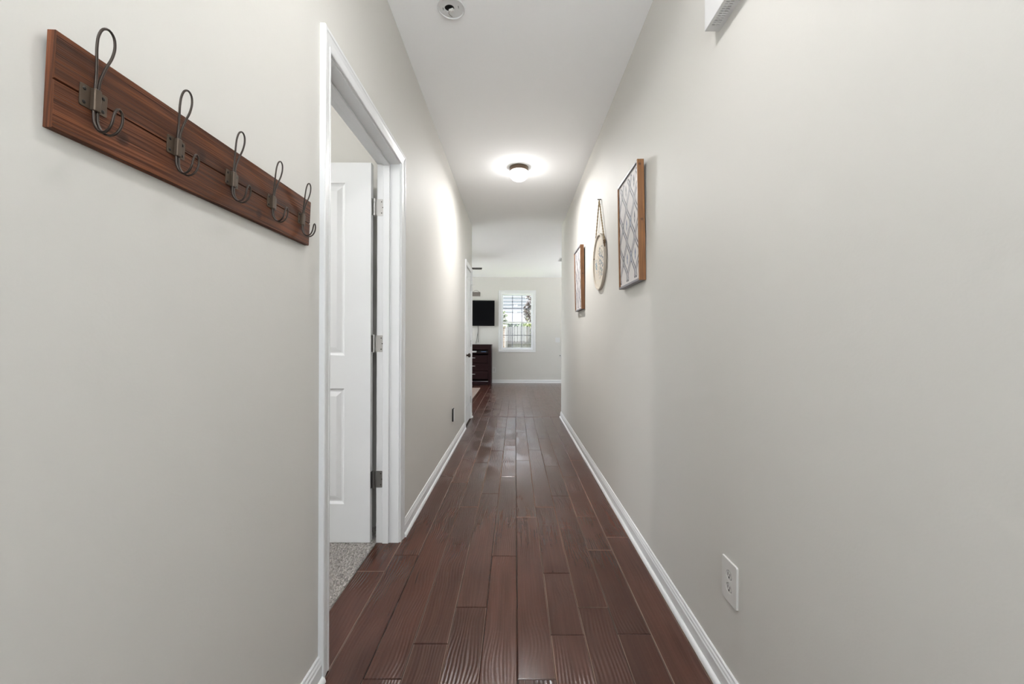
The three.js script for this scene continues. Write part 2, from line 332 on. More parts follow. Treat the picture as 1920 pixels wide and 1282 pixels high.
// base profile: [out, up]
const BASE = [[0, 0], [0.013, 0], [0.013, 0.056], [0.0105, 0.061], [0.0095, 0.068], [0.0065, 0.073], [0.0055, 0.080], [0.003, 0.0825], [0, 0.083]];
const SHOE = [[0.013, 0], ...Array.from({ length: 7 }, (_, i) => [0.013 + 0.013 * Math.cos(i * Math.PI / 12), 0.0175 * Math.sin(i * Math.PI / 12)])];
function baseboard(name, label, runs) {                            // runs: [from [x,d], to [x,d], outward normal [x,d]]
  const b = group(name); structure(b, label);
  for (const [p, q, n] of runs) for (const [prof, part] of [[BASE, 'board'], [SHOE, 'shoe_moulding']]) {
    const s = new THREE.Shape(prof.map(([o, u]) => new THREE.Vector2(o, u)));
    const L = Math.hypot(q[0] - p[0], q[1] - p[1]), g = extrude(s, L);
    const dir = [(q[0] - p[0]) / L, (q[1] - p[1]) / L];
    const m = new THREE.Matrix4().makeBasis(new THREE.Vector3(n[0], 0, -n[1]), new THREE.Vector3(0, 1, 0), new THREE.Vector3(dir[0], 0, -dir[1])).setPosition(p[0], 0, -p[1]);
    g.applyMatrix4(m);
    if (m.determinant() < 0) { const ix = g.attributes.position.array, nn = g.attributes.normal.array; for (let i = 0; i < ix.length; i += 9) for (let k = 0; k < 3; k++) { [ix[i + 3 + k], ix[i + 6 + k]] = [ix[i + 6 + k], ix[i + 3 + k]]; [nn[i + 3 + k], nn[i + 6 + k]] = [nn[i + 6 + k], nn[i + 3 + k]]; } }
    mesh(part, g, M.trim, b);
  }
}
baseboard('baseboard_left', 'white baseboard with shoe moulding along the coat rack wall', [[[XL, -0.4], [XL, D1N - 0.063], [1, 0]], [[XL, D1F + 0.063], [XL, D2N - 0.063], [1, 0]], [[XL, D2F + 0.063], [XL, END], [1, 0]]]);
baseboard('baseboard_right', 'white baseboard with shoe moulding along the picture wall', [[[XR, -0.4], [XR, END], [-1, 0]]]);
baseboard('baseboard_far', 'white baseboard below the living room window', [[[-4.5, FAR], [3.5, FAR], [0, -1]]]);

// ---------------------------------------------------------------- doors
function panelGeo(w, h, t) {                                       // moulded panel, both faces
  const R = [[0, 0], [0.005, -0.0055], [0.012, -0.009], [0.019, -0.0095], [0.043, -0.002]], P = [];
  for (const s of [1, -1]) {
    const c = R.map(([i, z]) => [[-w / 2 + i, -h / 2 + i], [w / 2 - i, -h / 2 + i], [w / 2 - i, h / 2 - i], [-w / 2 + i, h / 2 - i]].map(([x, y]) => [x, y, s * (t / 2 + z)]));
    const quad = (a, b, e, f) => P.push(...a, ...(s > 0 ? b : e), ...(s > 0 ? e : b), ...a, ...(s > 0 ? e : f), ...(s > 0 ? f : e));
    for (let r = 0; r + 1 < c.length; r++) for (let k = 0; k < 4; k++) quad(c[r][k], c[r][(k + 1) % 4], c[r + 1][(k + 1) % 4], c[r + 1][k]);
    quad(...c[c.length - 1]);
  }
  const g = new THREE.BufferGeometry(); g.setAttribute('position', new THREE.Float32BufferAttribute(P, 3));
  g.setAttribute('uv', new THREE.Float32BufferAttribute(new Float32Array(P.length / 3 * 2), 2)); g.computeVertexNormals();
  return g;
}
// local: x 0..w, y 0..h, z thickness centred
function doorLeaf(parent, w, h, stile) {
  const t = 0.035, mid = 0.105, pw = (w - 2 * stile - mid) / 2, rows = [[0.205, 0.82], [0.995, h - 0.108]];
  const s = shapeRect(0, 0, w, h);
  const spots = [];
  for (const [y0, y1] of rows) for (const x0 of [stile, stile + pw + mid]) { s.holes.push(shapeRect(x0, y0, x0 + pw, y1, THREE.Path)); spots.push([x0 + pw / 2, (y0 + y1) / 2, pw, y1 - y0]); }
  mesh('leaf', extrude(s, t).translate(0, 0, -t / 2), M.door, parent);
  for (const [cx, cy, a, b] of spots) { const p = mesh('panel', panelGeo(a, b, t), M.door, parent); p.position.set(cx, cy, 0); }
}
const leafShape = () => shapeRound(0.042, 0.089, 0.009);
function screwHeads(parent, list, mat, r = 0.0035) {
  for (const [x, y, z] of list) { const m = mesh('screw', new THREE.SphereGeometry(r, 10, 6, 0, Math.PI * 2, 0, Math.PI / 2).scale(1, 0.45, 1).rotateX(Math.PI / 2), mat, parent); m.position.set(x, y, z); }
}
const door1 = group('door_1'); structure(door1, 'white four-panel bedroom door standing open against the bedroom wall');
{
  const leaf = group('door_leaf', door1); leaf.position.set(-0.770, 0.014, -2.2175); leaf.rotation.y = Math.PI;     // hinge edge at +x, runs to -x
  doorLeaf(leaf, 0.813, 2.022, 0.138);
  for (const y of [1.806, 1.073, 0.343]) {
    const h = group('hinge', door1), metal = y < 0.5 ? M.tarnished : M.nickel; h.position.set(0, y, 0);
    const jl = mesh('jamb_plate', extrude(leafShape(), 0.002), metal, h); jl.position.set(-0.731, 0, -D1F);
    const dl = mesh('door_plate', extrude(shapeRound(0.030, 0.089, 0.007), 0.002).rotateY(Math.PI / 2), metal, h); dl.position.set(-0.770, 0, -2.2175);
    const k = mesh('knuckle', [0, 1, 2, 3, 4].map((i) => cyl(0.0058, 0.0058, 0.0172, 16).translate(0, -0.0356 + i * 0.0178, 0)).concat([cyl(0.0035, 0.0058, 0.004, 16).translate(0, 0.0465, 0), cyl(0.0058, 0.0035, 0.004, 16).translate(0, -0.0465, 0)]), metal, h); k.position.set(-0.7595, 0, -2.2200);
    screwHeads(h, [[-0.722, 0.03, -D1F + 0.002], [-0.716, 0, -D1F + 0.002], [-0.722, -0.03, -D1F + 0.002]], M.bronze, 0.0032);
  }
}
const door2 = group('door_2'); structure(door2, 'white panelled closet door closed at the end of the hallway');
{
  const leaf = group('door_leaf', door2); leaf.position.set(XL - 0.0205, 0.016, -(D2N + 0.003)); leaf.rotation.y = Math.PI / 2;
  doorLeaf(leaf, D2F - D2N - 0.006, 2.02, 0.115);
  for (const y of [1.83, 1.05, 0.27]) {
    const h = group('hinge', door2); h.position.set(XL + 0.006, y, -(D2F - 0.001));
    mesh('knuckle', [0, 1, 2, 3, 4].map((i) => cyl(0.0062, 0.0062, 0.0172, 14).translate(0, -0.0356 + i * 0.0178, 0)).concat([cyl(0.003, 0.006, 0.005, 14).translate(0, 0.047, 0)]), M.nickel, h);
    mesh('hinge_plate', rb(-0.004, 0, -0.010, 0.003, 0.089, 0.018, 0.001), M.nickel, h);
    if (y === 1.05) {
      const s = mesh('pin_stop', [cyl(0.004, 0.004, 0.05, 12).rotateX(Math.PI / 2).translate(0.012, 0.02, 0.03), cyl(0.009, 0.009, 0.012, 14).rotateX(Math.PI / 2).translate(0.012, 0.02, 0.058)], M.plastic, h);
      s.userData.label = 'white hinge pin door stop';
    }
    if (y === 1.83) mesh('pin_stop', tube([[0.002, 0.046, 0], [0.02, 0.044, -0.02], [0.04, 0.05, -0.03]], 0.0028, 12, 8), M.nickel, h);
  }
  const k = group('door_handle', door2); k.position.set(XL - 0.003, 0.905, -(D2N + 0.07)); k.rotation.y = Math.PI / 2;
  mesh('rosette', lathe([[0.0, 0.010], [0.020, 0.010], [0.030, 0.006], [0.032, 0]]).rotateX(Math.PI / 2), M.bronze, k);
  mesh('knob', lathe([[0.010, 0.006], [0.010, 0.026], [0.020, 0.032], [0.027, 0.044], [0.025, 0.056], [0.016, 0.063], [0, 0.065]]).rotateX(Math.PI / 2), M.bronze, k);
}

// ---------------------------------------------------------------- far window
const win = group('window_1'); structure(win, 'white double hung window with grilles facing the neighbouring fence');
{
  const onFar = (x, y, plane, t) => [x, y, plane + t];
  casing(win, -FAR, WX0 - 0.004, WX1 + 0.004, WY1 + 0.004, onFar, M.trim, WY0 - 0.004, true);
  const D = FAR, ring = (x0, x1, y0, y1, w, d0, d1) => [bx(x0, x0 + w, y0, y1, d0, d1), bx(x1 - w, x1, y0, y1, d0, d1), bx(x0 + w, x1 - w, y0, y0 + w, d0, d1), bx(x0 + w, x1 - w, y1 - w, y1, d0, d1)];
  mesh('frame', ring(WX0, WX1, WY0, WY1, 0.022, D, D + 0.13), M.vinyl, win);
  const mid = 1.572, ix0 = WX0 + 0.022, ix1 = WX1 - 0.022;
  for (const [n, y0, y1, d] of [['upper_sash', mid - 0.022, WY1 - 0.022, D + 0.075], ['lower_sash', WY0 + 0.022, mid + 0.022, D + 0.035]]) {
    const s = mesh(n, ring(ix0, ix1, y0, y1, 0.034, d, d + 0.035), M.vinyl, win);
    const gx0 = ix0 + 0.034, gx1 = ix1 - 0.034, gy0 = y0 + 0.034, gy1 = y1 - 0.034;
    for (let k = 1; k < 3; k++) { const x = gx0 + (gx1 - gx0) * k / 3; mesh('muntin', bx(x - 0.008, x + 0.008, gy0, gy1, d + 0.012, d + 0.022), M.darkGrid, s); }
    const y = (gy0 + gy1) / 2; mesh('muntin', bx(gx0, gx1, y - 0.008, y + 0.008, d + 0.013, d + 0.021), M.darkGrid, s);
    const pane = new THREE.PlaneGeometry(gx1 - gx0, gy1 - gy0).translate((gx0 + gx1) / 2, (gy0 + gy1) / 2, -(d + 0.017));
    mesh('pane', pane, M.glass, s);
  }
}
// unseen windows added to bring daylight into the rooms beside the hall
function addedSideWindow(name, label, x, d0, d1, y0, y1) {
  const w = group(name); structure(w, label);
  const t = 0.05;
  mesh('frame', [bx(x - 0.04, x + 0.04, y0, y1, d0, d0 + t), bx(x - 0.04, x + 0.04, y0, y1, d1 - t, d1), bx(x - 0.04, x + 0.04, y0, y0 + t, d0 + t, d1 - t), bx(x - 0.04, x + 0.04, y1 - t, y1, d0 + t, d1 - t), bx(x - 0.03, x + 0.03, y0 + t, y1 - t, (d0 + d1) / 2 - 0.03, (d0 + d1) / 2 + 0.03)], M.vinyl, w);
  for (const [a, b] of [[d0 + t, (d0 + d1) / 2 - 0.03], [(d0 + d1) / 2 + 0.03, d1 - t]]) mesh('pane', new THREE.PlaneGeometry(b - a, y1 - y0 - 2 * t).rotateY(Math.PI / 2).translate(x, (y0 + y1) / 2, -(a + b) / 2), M.glass, w);
}
{
  const w = group('window_5'); structure(w, 'wide white framed window added at the unseen entry end for daylight');  // unseen window added to brighten the hall from behind the camera
  for (const [y0, y1] of [[1.05, 2.66]]) {
    const f = mesh('frame', [bx(-0.59, -0.55, y0, y1, -1.29, -1.23), bx(0.59, 0.63, y0, y1, -1.29, -1.23), bx(-0.55, 0.59, y0, y0 + 0.04, -1.29, -1.23), bx(-0.55, 0.59, y1 - 0.04, y1, -1.29, -1.23)], M.vinyl, w);
    mesh('pane', new THREE.PlaneGeometry(1.14, y1 - y0 - 0.08).translate(0.02, (y0 + y1) / 2, 1.26), M.glass, f);
  }
}
addedSideWindow('window_2', 'white framed bedroom window added in the outer wall for daylight', -4.56, -0.2, 1.5, 0.7, 2.2);
addedSideWindow('window_3', 'white framed sliding glass door added to light the living room', -4.56, 6.3, 10.3, 0.05, 2.5);
addedSideWindow('window_4', 'wide white framed window added to light the living room from the right', 3.56, 7.6, 9.6, 0.8, 2.25);

// ---------------------------------------------------------------- hall ceiling lamps
function downLight(parent, candela, size, y) {                    // the light of a bowl, just below its glowing face
  const l = new THREE.RectAreaLight(WARM, candela / (size * size), size, size); l.name = 'lamp_light'; l.position.set(0, y, 0); l.rotation.x = -Math.PI / 2; parent.add(l);
}
function flushLamp(label, x, d, drop, power, share) {              // share: how much leaves the globe sideways and up
  const g = group('ceiling_lamp'); tag(g, label, 'ceiling lamp'); g.position.set(x, CEIL - drop, -d);
  if (drop) mesh('stem', [cyl(0.010, 0.010, drop, 16).translate(0, drop / 2, 0), lathe([[0.055, drop], [0.052, drop - 0.02], [0.012, drop - 0.03]], 32)], M.lampBase, g);
  mesh('base', lathe([[0, 0], [0.086, 0], [0.090, -0.004], [0.090, -0.014], [0.087, -0.017], [0.089, -0.021], [0.089, -0.036], [0.084, -0.039], [0, -0.039]], 48), M.lampBase, g);
  const gl = mesh('globe', lathe([[0.082, -0.039], [0.090, -0.046], [0.0945, -0.058], [0.092, -0.075], [0.082, -0.095], [0.063, -0.114], [0.036, -0.128], [0.012, -0.1335], [0, -0.134]], 48), M.globe, g);
  gl.userData.label = 'glowing white opal glass globe';
  const l = new THREE.PointLight(WARM, power * share, 0, 2); l.name = 'lamp_light'; l.position.set(0, -0.085, 0); l.shadow.radius = 2.5; l.castShadow = true; g.add(l);
  if (share < 1) downLight(g, power * (1 - share), 0.15, -0.137);
  return g;
}
flushLamp('small bronze flush ceiling lamp with glowing white globe, halfway down the hallway', 0.03, 3.93, 0, HALL_LAMP, 0.045);
flushLamp('bronze ceiling lamp on a short stem above the coat rack end of the hallway', 0.0, 1.0, 0.095, ENTRY_LAMP, 0.10);
flushLamp('bronze ceiling lamp with white globe added out of view to light the carpeted bedroom', -2.3, 0.7, 0.06, ADDED_BEDROOM_LAMP, 1);  // unseen lamp added to brighten the open door and bedroom wall

// ---------------------------------------------------------------- coat rack
const rack = group('coat_rack'); tag(rack, 'dark stained grooved wooden coat rack with five wire hooks', 'coat rack');
rack.rotation.order = 'YXZ'; rack.position.set(XL, 1.371, -0.5464); rack.rotation.set(0.047, Math.PI / 2, 0);
{
  const L = 0.68, H = 0.129, T = 0.0125, e = 0.0012, m = H / 2;
  const prof = new THREE.Shape(); prof.moveTo(0, 0);                // section: out from the wall, up; one groove along the middle of the face
  for (const [z, y] of [[T - e, 0], [T, e], [T, m - 0.0016], [T - 0.0028, m - 0.0005], [T - 0.0028, m + 0.0005], [T, m + 0.0016], [T, H - e], [T - e, H], [0, H]]) prof.lineTo(z, y);
  prof.closePath();
  mesh('board', metreUV(extrude(prof, L).rotateY(-Math.PI / 2).translate(L, 0, 0), 'x', 0, 0.01), M.rack, rack);
  const r = 0.00175;
  const top = tube([[-0.0022, -0.005, 0.0045], [-0.0024, 0.014, 0.0048], [-0.003, 0.030, 0.006], [-0.0065, 0.050, 0.0095], [-0.0112, 0.070, 0.0135], [-0.0118, 0.086, 0.016], [-0.0075, 0.098, 0.0175], [0, 0.102, 0.018],
    [0.0075, 0.098, 0.0175], [0.0118, 0.086, 0.016], [0.0112, 0.070, 0.0135], [0.0065, 0.050, 0.0095], [0.003, 0.030, 0.006], [0.0024, 0.014, 0.0048], [0.0022, -0.005, 0.0045]], r, 72, 8);
  const low = tube([[-0.0028, 0.0, 0.0045], [-0.0028, -0.020, 0.0045], [-0.003, -0.034, 0.0065], [-0.0038, -0.044, 0.013], [-0.0048, -0.0475, 0.0215], [-0.0058, -0.0435, 0.030], [-0.0066, -0.034, 0.0358], [-0.0066, -0.023, 0.038], [-0.004, -0.0145, 0.0385], [0, -0.0115, 0.0385],
    [0.004, -0.0145, 0.0385], [0.0066, -0.023, 0.038], [0.0066, -0.034, 0.0358], [0.0058, -0.0435, 0.030], [0.0048, -0.0475, 0.0215], [0.0038, -0.044, 0.013], [0.003, -0.034, 0.0065], [0.0028, -0.020, 0.0045], [0.0028, 0.0, 0.0045]], r, 90, 8);
  const wire = merge([top, low]), plateG = extrude(shapeRound(0.038, 0.0305, 0.0025), 0.0012, { bevelEnabled: true, bevelSize: 0.0004, bevelThickness: 0.0003, bevelSegments: 1 });
  const sleeve = rb(0, -0.0005, 0.0042, 0.0105, 0.0325, 0.0084, 0.0022, 3);
  for (const d of [0.5965, 0.7415, 0.888, 1.034, 1.178]) {
    const h = group('hook', rack); h.position.set(d - 0.5464, 0.0645, T);
    const bar = mesh('wire', wire, M.bronze, h); bar.userData.label = 'bent bronze wire with an upper loop and a lower double prong';
    mesh('back_plate', plateG, M.plate, h);
    mesh('sleeve', sleeve, M.plate, h);
    screwHeads(h, [[-0.0135, 0.0095, 0.0014], [-0.0135, -0.0095, 0.0014], [0.0135, 0.0095, 0.0014], [0.0135, -0.0095, 0.0014]], M.blackMetal, 0.0028);
  }
}

// ---------------------------------------------------------------- picture wall
function latticeArt(seedN) {
  return canvasTex(512, 768, (c, W, H) => {
    c.fillStyle = '#cbc6c5'; c.fillRect(0, 0, W, H);
    let q = seedN; const r = () => { q = (q * 1664525 + 1013904223) >>> 0; return q / 4294967296; };
    const cols = 5, step = W / cols, A = step * 0.40, L = 250;
    const path = (k) => { c.beginPath(); for (let y = 34; y <= H - 34; y += 5) { const x = (k + 0.5) * step + (k % 2 ? 1 : -1) * A * Math.cos(2 * Math.PI * (y + 40) / L); y === 34 ? c.moveTo(x, y) : c.lineTo(x, y); } };
    c.lineCap = 'round';
    for (let k = 0; k < cols; k++) {
      path(k); c.strokeStyle = '#4a4951'; c.lineWidth = 36; c.stroke();
      path(k); c.strokeStyle = '#c9c6c9'; c.lineWidth = 14; c.stroke();
    }
    for (let k = 0; k <= cols; k++) for (let j = -1; j < 7; j++) {
      const x = k * step, y = 85 + (j * L) / 2 + ((k % 2) ? L / 2 : 0) * (j % 2 ? 1 : 1);
      if ((j + k) % 2 || y < 60 || y > H - 60) continue;
      c.beginPath(); c.moveTo(x, y - 46); c.quadraticCurveTo(x + 26, y, x, y + 46); c.quadraticCurveTo(x - 26, y, x, y - 46);
      c.fillStyle = r() > 0.35 ? '#4c4b52' : '#66718a'; c.fill();
      c.beginPath(); c.ellipse(x, y + 8, 4, 11, 0, 0, 7); c.fillStyle = '#c9c6c8'; c.fill();
    }
  });
}
function picture(label, dNear, y0, seedN) {
  const W = 0.41, H = 0.612, D = 0.0345, b = 0.012;
  const g = group('picture_frame'); tag(g, label, 'picture', 'pair of framed lattice prints');
  g.rotation.order = 'YXZ'; g.position.set(XR, y0, -(dNear + W / 2)); g.rotation.set(0.0225, -Math.PI / 2, 0);
  for (const s of [-1, 1]) { const m = mesh('frame_side', metreUV(rb(s * (W - b) / 2, H / 2, D / 2 + 0.001, b, H, D, 0.0012, 1), 'y', s * 0.17 + 0.01 * (seedN % 7), 0.02), M.pine, g); m.userData.label = 'honey coloured knotty pine side'; }
  for (const y of [b / 2, H - b / 2]) { const m = mesh('frame_rail', rb(0, y, D / 2 + 0.001, W - 2 * b, b, D, 0.0012, 1), M.greyRail, g); m.userData.label = 'grey rail'; }
  const art = new THREE.MeshPhysicalMaterial({ map: latticeArt(seedN), roughness: 0.6, ior: 1.35 });
  mesh('print', new THREE.PlaneGeometry(W - 2 * b, H - 2 * b).translate(0, H / 2, D - 0.007), art, g);
  mesh('backing', lb(0, H / 2, D - 0.011, W - 2 * b, H - 2 * b, 0.006), M.barn, g);
}
picture('framed grey lattice print on the right wall, beside the door chime end', 2.09, 1.402, 5);
picture('framed grey lattice print on the right wall, beside the living room', 3.92, 1.397, 9);
{
  const R = 0.2155, T = 0.021, g = group('round_sign'); tag(g, 'round cream sign with floral print hanging from a twisted rope', 'wall sign');
  g.rotation.order = 'YXZ'; g.position.set(XR, 1.703, -3.2); g.rotation.set(0.012, -Math.PI / 2, 0);
  mesh('rim', lathe([[R - 0.012, 0], [R, 0], [R, T - 0.002], [R - 0.002, T], [R - 0.014, T], [R - 0.016, T - 0.002], [R - 0.016, 0.004], [R - 0.012, 0]], 64).rotateX(Math.PI / 2).translate(0, 0, 0.003), M.cream, g);
  const art = canvasTex(512, 512, (c, W) => {
    c.fillStyle = '#cfc6b8'; c.fillRect(0, 0, W, W);
    let q = 77; const r = () => { q = (q * 1664525 + 1013904223) >>> 0; return q / 4294967296; };
    const leaf = (x, y, a, s, col) => { c.save(); c.translate(x, y); c.rotate(a); c.beginPath(); c.moveTo(0, 0); c.quadraticCurveTo(s * 0.5, -s * 0.32, s, 0); c.quadraticCurveTo(s * 0.5, s * 0.32, 0, 0); c.fillStyle = col; c.fill(); c.restore(); };
    const cols = ['#66788c', '#556475', '#83908a', '#8a846f', '#4f6480'];
    for (let i = 0; i < 120; i++) { const x = 110 + r() * 300, y = 90 + r() * 190; if (Math.hypot(x - 260, y - 190) < 160) leaf(x, y, r() * 6.3, 20 + r() * 26, cols[Math.floor(r() * 5)]); }
    c.strokeStyle = '#9c8763'; c.lineWidth = 7; c.lineCap = 'round';
    for (const [x, y] of [[150, 300], [205, 312], [255, 298], [310, 308], [360, 296]]) { c.beginPath(); c.moveTo(x - 20, y + 18); c.quadraticCurveTo(x, y - 30, x + 18, y + 20); c.stroke(); }
    for (let i = 0; i < 55; i++) { const a = r() * 6.3, d = r() * 62; leaf(265 + Math.cos(a) * d, 400 + Math.sin(a) * d * 0.7, r() * 6.3, 16 + r() * 20, ['#56799a', '#6f90a5', '#4a7093', '#8a967c'][Math.floor(r() * 4)]); }
  });
  mesh('printed_disc', new THREE.CylinderGeometry(R - 0.016, R - 0.016, 0.006, 64).rotateX(Math.PI / 2).rotateZ(0).translate(0, 0, 0.010), [M.cream, new THREE.MeshStandardMaterial({ map: art, roughness: 0.6 }), M.cream], g);
  // twisted rope from both shoulders to a nail
  const nail = [-0.035, 0.482, 0.012], strand = (a, b, ph) => {
    const A = new THREE.Vector3(...a), B = new THREE.Vector3(...b), n = 60, pts = [], dir = B.clone().sub(A).normalize(), u = new THREE.Vector3(0, 0, 1), v = dir.clone().cross(u).normalize();
    for (let i = 0; i <= n; i++) { const t = i / n, p = A.clone().lerp(B, t), w = ph + t * 46; p.addScaledVector(u, 0.0026 * Math.cos(w)).addScaledVector(v, 0.0026 * Math.sin(w)); pts.push(p); }
    return new THREE.TubeGeometry(new THREE.CatmullRomCurve3(pts), 150, 0.0031, 5);
  };
  const n2 = [0, 0.482, 0.010];
  for (const s of [-1, 1]) {
    const a = [s * 0.178, 0.128, 0.012];
    mesh('rope', [strand(a, n2, 0), strand(a, n2, Math.PI)], M.rope, g);
    const kn = mesh('knot', [new THREE.TorusKnotGeometry(0.009, 0.0045, 48, 6, 2, 3).scale(1, 1.2, 1).translate(s * 0.186, 0.112, 0.014), cyl(0.004, 0.009, 0.05, 8).translate(s * 0.196, 0.078, 0.014)], M.ropeDark, g);
    kn.userData.label = 'dark knotted rope end';
  }
  mesh('nail', cyl(0.004, 0.004, 0.03, 10).rotateX(Math.PI / 2).translate(0, 0.484, 0.008), M.bronze, g);
}

// ---------------------------------------------------------------- outlets, chime, smoke detector bracket
function outletParts(g, W = 0.084, H = 0.125, open = true) {
  const plate = shapeRound(W, H, 0.004);
  const recept = () => { const s = new THREE.Path(); s.absarc(0, 0, 0.0168, 0, Math.PI * 2); return s; };
  for (const y of [0.0195, -0.0195]) { const h = new THREE.Path(); h.absellipse(0, y, 0.0182, 0.0157, 0, Math.PI * 2, true); plate.holes.push(h); }
  mesh('cover_plate', extrude(plate, 0.004, { bevelEnabled: true, bevelSize: 0.0016, bevelThickness: 0.0018, bevelSegments: 2, curveSegments: 16 }).translate(0, 0, 0), M.plasticWarm, g);
  mesh('dark_gap_backing', lb(0, 0, 0.0006, 0.05, 0.085, 0.001), M.dark, g);  // dark sheet standing in for the shade around the receptacles
  for (const y of [0.0195, -0.0195]) {
    const r = mesh('receptacle', cyl(0.0140, 0.0140, 0.006, 28).scale(1.04, 1, 0.86).rotateX(Math.PI / 2).translate(0, y, 0.0022), M.plasticWarm, g);
    mesh('slot', [lb(-0.0058, y + 0.003, 0.0052, 0.0022, 0.0085, 0.0006), lb(0.0058, y + 0.003, 0.0052, 0.0022, 0.0075, 0.0006), cyl(0.0030, 0.0030, 0.0006, 12).rotateX(Math.PI / 2).translate(0, y - 0.0068, 0.0052)], M.dark, r);
  }
  screwHeads(g, [[0, 0, 0.0056]], M.plasticWarm, 0.0028);
}
{
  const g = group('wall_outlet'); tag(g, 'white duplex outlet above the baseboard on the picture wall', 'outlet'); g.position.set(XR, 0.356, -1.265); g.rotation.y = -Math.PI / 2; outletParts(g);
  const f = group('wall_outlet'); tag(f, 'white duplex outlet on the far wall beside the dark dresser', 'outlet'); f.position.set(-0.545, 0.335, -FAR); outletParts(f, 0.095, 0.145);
  const n = group('plug_in_unit'); tag(n, 'slim plug-in unit with black sides and white face, low on the left wall', 'plug-in device'); n.position.set(XL, 0.348, -4.14); n.rotation.y = Math.PI / 2;
  mesh('body', rb(0, 0, 0.008, 0.066, 0.126, 0.014, 0.003), M.dark, n);
  mesh('front_cover', rb(0.001, 0, 0.0160, 0.062, 0.122, 0.003, 0.0014), M.plastic, n);
  mesh('wall_plate', rb(0.012, 0.006, 0.0015, 0.075, 0.128, 0.003, 0.001), M.plastic, n);
  const s = group('light_switch'); tag(s, 'white two-gang light switch on the far wall right of the window', 'switch'); s.position.set(1.105, 1.118, -FAR);
  mesh('cover_plate', rb(0, 0, 0.003, 0.122, 0.125, 0.006, 0.002), M.plastic, s);
  for (const x of [-0.024, 0.024]) mesh('toggle', rb(x, 0.002, 0.010, 0.010, 0.022, 0.010, 0.002).rotateX(-0.05), M.plastic, s);
  const k = group('wall_bumper'); tag(k, 'small round knob bumper on the far wall below the light switch', 'door stop'); k.position.set(1.178, 0.717, -FAR);
  mesh('cup', lathe([[0.022, 0], [0.024, 0.008], [0.021, 0.020], [0.012, 0.024], [0, 0.020]], 24).rotateX(Math.PI / 2), M.plastic, k);
  mesh('rubber_pad', cyl(0.012, 0.012, 0.012, 16).rotateX(Math.PI / 2).translate(-0.012, 0.0, 0.028), M.barn, k);
}
{
  const g = group('door_chime'); tag(g, 'white door chime box with slotted underside high on the picture wall', 'door chime');
  g.position.set(XR, 2.100, -1.248); g.rotation.y = -Math.PI / 2;
  const W = 0.20, H = 0.13, D = 0.048;
  mesh('cover', [rb(0, H / 2, D - 0.002, W, H, 0.004, 0.0018), rb(-W / 2 + 0.002, H / 2, D / 2, 0.004, H, D, 0.0018), rb(W / 2 - 0.002, H / 2, D / 2, 0.004, H, D, 0.0018), rb(0, H - 0.002, D / 2, W, 0.004, D, 0.0018)], M.plastic, g);
  const s = shapeRect(-W / 2 + 0.003, 0.0, W / 2 - 0.003, D - 0.002);
  for (let i = 0; i < 17; i++) for (const [a, b] of [[0.014, 0.0255], [0.028, 0.038]]) { const x = -0.072 + i * 0.009; s.holes.push(shapeRect(x, a, x + 0.0042, b, THREE.Path)); }
  mesh('grille', extrude(s, 0.003).rotateX(Math.PI / 2).translate(0, 0.003, 0), M.plastic, g);
  mesh('dark_slot_block', lb(0, 0.03, 0.02, W - 0.02, 0.03, 0.03), M.dark, g);  // dark block standing in for the shade behind the slots
}
{
  const g = group('smoke_detector_base'); tag(g, 'white round mounting base of a removed smoke detector on the ceiling', 'smoke detector'); g.position.set(-0.322, CEIL, -2.046); g.rotation.x = Math.PI / 2;   // local z points down
  g.rotation.z = 0.35;
  const s = new THREE.Shape(); s.absarc(0, 0, 0.064, 0, Math.PI * 2);
  const h = new THREE.Path(); h.absellipse(-0.008, 0.004, 0.024, 0.022, 0, Math.PI * 2, true); s.holes.push(h);
  for (const [x, y, a] of [[-0.040, 0.010, 1.25], [0.036, -0.006, 1.25]]) {
    const p = new THREE.Path(), ca = Math.cos(a), sa = Math.sin(a), q = (u, v) => [x + ca * u - sa * v, y + sa * u + ca * v];
    p.moveTo(...q(-0.009, -0.0018)); p.lineTo(...q(0.009, -0.0018)); p.lineTo(...q(0.009, 0.0018)); p.lineTo(...q(-0.009, 0.0018)); p.closePath(); s.holes.push(p);
  }
  mesh('plate', extrude(s, 0.004, { curveSegments: 32 }).translate(0, 0, 0.002), M.plastic, g);
  mesh('rim', lathe([[0.064, 0], [0.067, 0.001], [0.067, 0.009], [0.0645, 0.011], [0.061, 0.009], [0.061, 0.004], [0.064, 0]], 48).rotateX(Math.PI / 2), M.plastic, g);
  mesh('junction_box', lathe([[0.0455, 0.0], [0.0455, 0.062], [0.040, 0.066], [0, 0.066]], 32).rotateX(-Math.PI / 2), M.galvanised, g);
  const c = mesh('wire_connector', [rb(-0.002, -0.006, 0.010, 0.024, 0.014, 0.010, 0.002), rb(0.003, -0.006, 0.0155, 0.012, 0.008, 0.004, 0.001)], M.plasticWarm, g);
  mesh('wire', tube([[-0.012, -0.004, 0.010], [-0.022, -0.014, 0.012], [-0.024, -0.032, 0.010], [-0.020, -0.046, 0.008]], 0.0012, 20, 6), M.barn, c);
}
